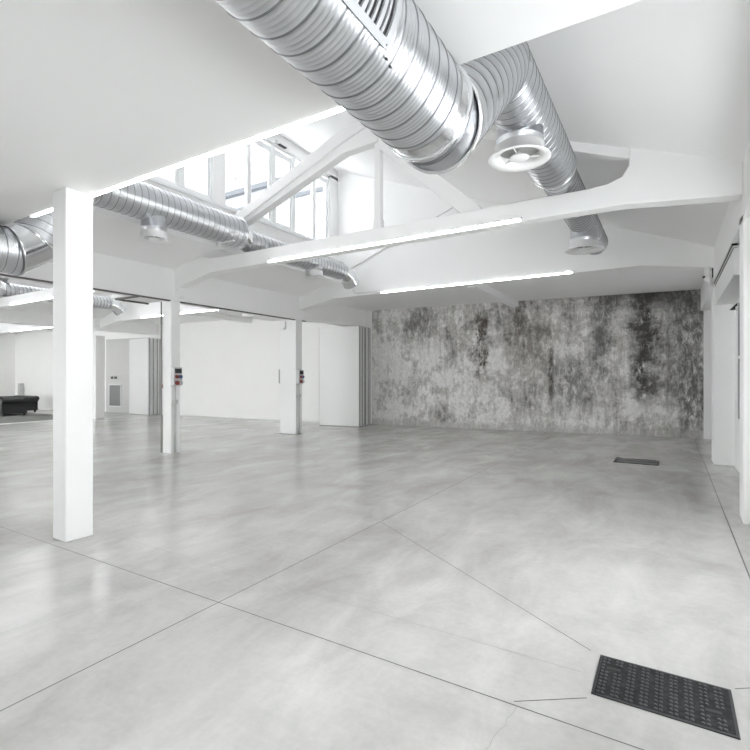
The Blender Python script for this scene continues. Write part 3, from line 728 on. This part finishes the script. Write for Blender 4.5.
# ------------------------------------------------------------------ back of the side halls
M['door'] = paint('shaded wall grey', (.56, .555, .545), .5, .01, 0)  # shade on the rear wall put into a flat grey colour
bm = BM(); prism(bm, [(-20.95, wall_y(-20.95)-.012), (-18.3, wall_y(-18.3)-.012), (-18.3, wall_y(-18.3)), (-20.95, wall_y(-20.95))], .0, 3.15, 'Z'); struct('door_1', bm, 'door')  # thin panel added over the shaded stretch of rear wall
t = thing('return_grille', 'grey slatted air return grille low on the rear wall beside the panel stack', 'grille', (-20.35, 12.1, 0))
yy = wall_y(-20.35)-.014; an = math.atan(.105)
def onwall(bm): bmesh.ops.rotate(bm, verts=bm.verts, cent=(-20.35, yy, 0), matrix=Matrix.Rotation(an, 3, 'Z'))
bm = BM(); box(bm, -20.75, -19.97, yy-.02, yy, .24, 1.22); onwall(bm); fr = obj('frame', bm, 'alu', t)
bm = BM(); box(bm, -20.70, -20.02, yy-.026, yy-.018, .29, 1.17); onwall(bm); obj('slats', bm, 'grille', t)
for i, x in enumerate((-20.55, -20.33)):
    y2 = wall_y(x); bm = BM(); box(bm, x-.07, x+.07, y2-.04, y2-.008, 1.44, 1.54)
    tag(obj('wall_socket', bm, 'black'), ('left' if i == 0 else 'right')+' one of two small dark sockets above the return grille', 'socket')
x = -27.1; y2 = wall_y(x); bm = BM(); box(bm, x-.02, x+.28, y2-.16, y2-.01, .0, 1.22); tag(obj('floor_speaker', bm, 'greyplastic', None, .01), 'tall grey box standing at the rear wall behind the black sofas', 'box')
bm = BM(); box(bm, -27.4, -18.6, wall_y(-27.9)-.02, wall_y(-27.9), 0, .10); 
bm.free()

# tufted black sofas
def sofa():
    t = thing('tufted_sofa', '', 'sofa', (0, 0, 0), 'black tufted sofas on the grey carpet')
    W, Dp, H = 1.9, .88, .60
    bm = BM(); box(bm, -W/2+.05, W/2-.05, -Dp/2+.03, Dp/2-.03, .09, .40); obj('base', bm, 'leather', t, .03)
    for s in (-1, 1):
        bm = BM(); box(bm, s*(W/2-.19), s*(W/2-.03), -Dp/2, Dp/2, .09, H-.02); rod(bm, (s*(W/2-.06), -Dp/2-.01, H-.03), (s*(W/2-.06), Dp/2, H-.03), .105, 24); obj('armrest', bm, 'leather', t, .015)
    bm = BM(); box(bm, -W/2+.05, W/2-.05, Dp/2-.24, Dp/2-.05, .38, H); rod(bm, (-W/2-.02, Dp/2-.06, H-.0), (W/2+.02, Dp/2-.06, H-.0), .105, 24); bk = obj('backrest', bm, 'leather', t, .02)
    bm = BM()
    for i in range(14):
        for j in range(3):
            x = -W/2+.15+i*(W-.3)/13+(.06 if j % 2 else 0); lathe(bm, [(.001, .012), (.03, .004), (.035, -.008)], x, Dp/2-.16+j*.07, 8)
            bmesh.ops.translate(bm, verts=bm.verts[-24:], vec=(0, 0, H+.035+(.055 if j == 1 else .04 if j == 2 else .02)))
    obj('tufting_button', bm, 'leather', bk)
    for i in range(2):
        bm = BM(); box(bm, -W/2+.20+i*(W/2-.2), -W/2+.18+(i+1)*(W/2-.2)+.01, -Dp/2+.0, Dp/2-.26, .40, .50); obj('seat_cushion', bm, 'leather', t, .03)
    for sx in (-1, 1):
        for sy in (-1, 1):
            bm = BM(); rod(bm, (sx*(W/2-.1), sy*(Dp/2-.08), .012), (sx*(W/2-.1), sy*(Dp/2-.08), .10), .03, 12, r1=.045); obj('foot', bm, 'black', t)
    return t
s1 = sofa(); s1.location = (-22.75, 8.95, 0); s1['label'] = 'nearer black tufted leather sofa on the grey carpet'
dup(s1, (-24.25, 10.0, 0), 'black tufted leather sofa farther back on the grey carpet, by the rear wall', math.radians(0))
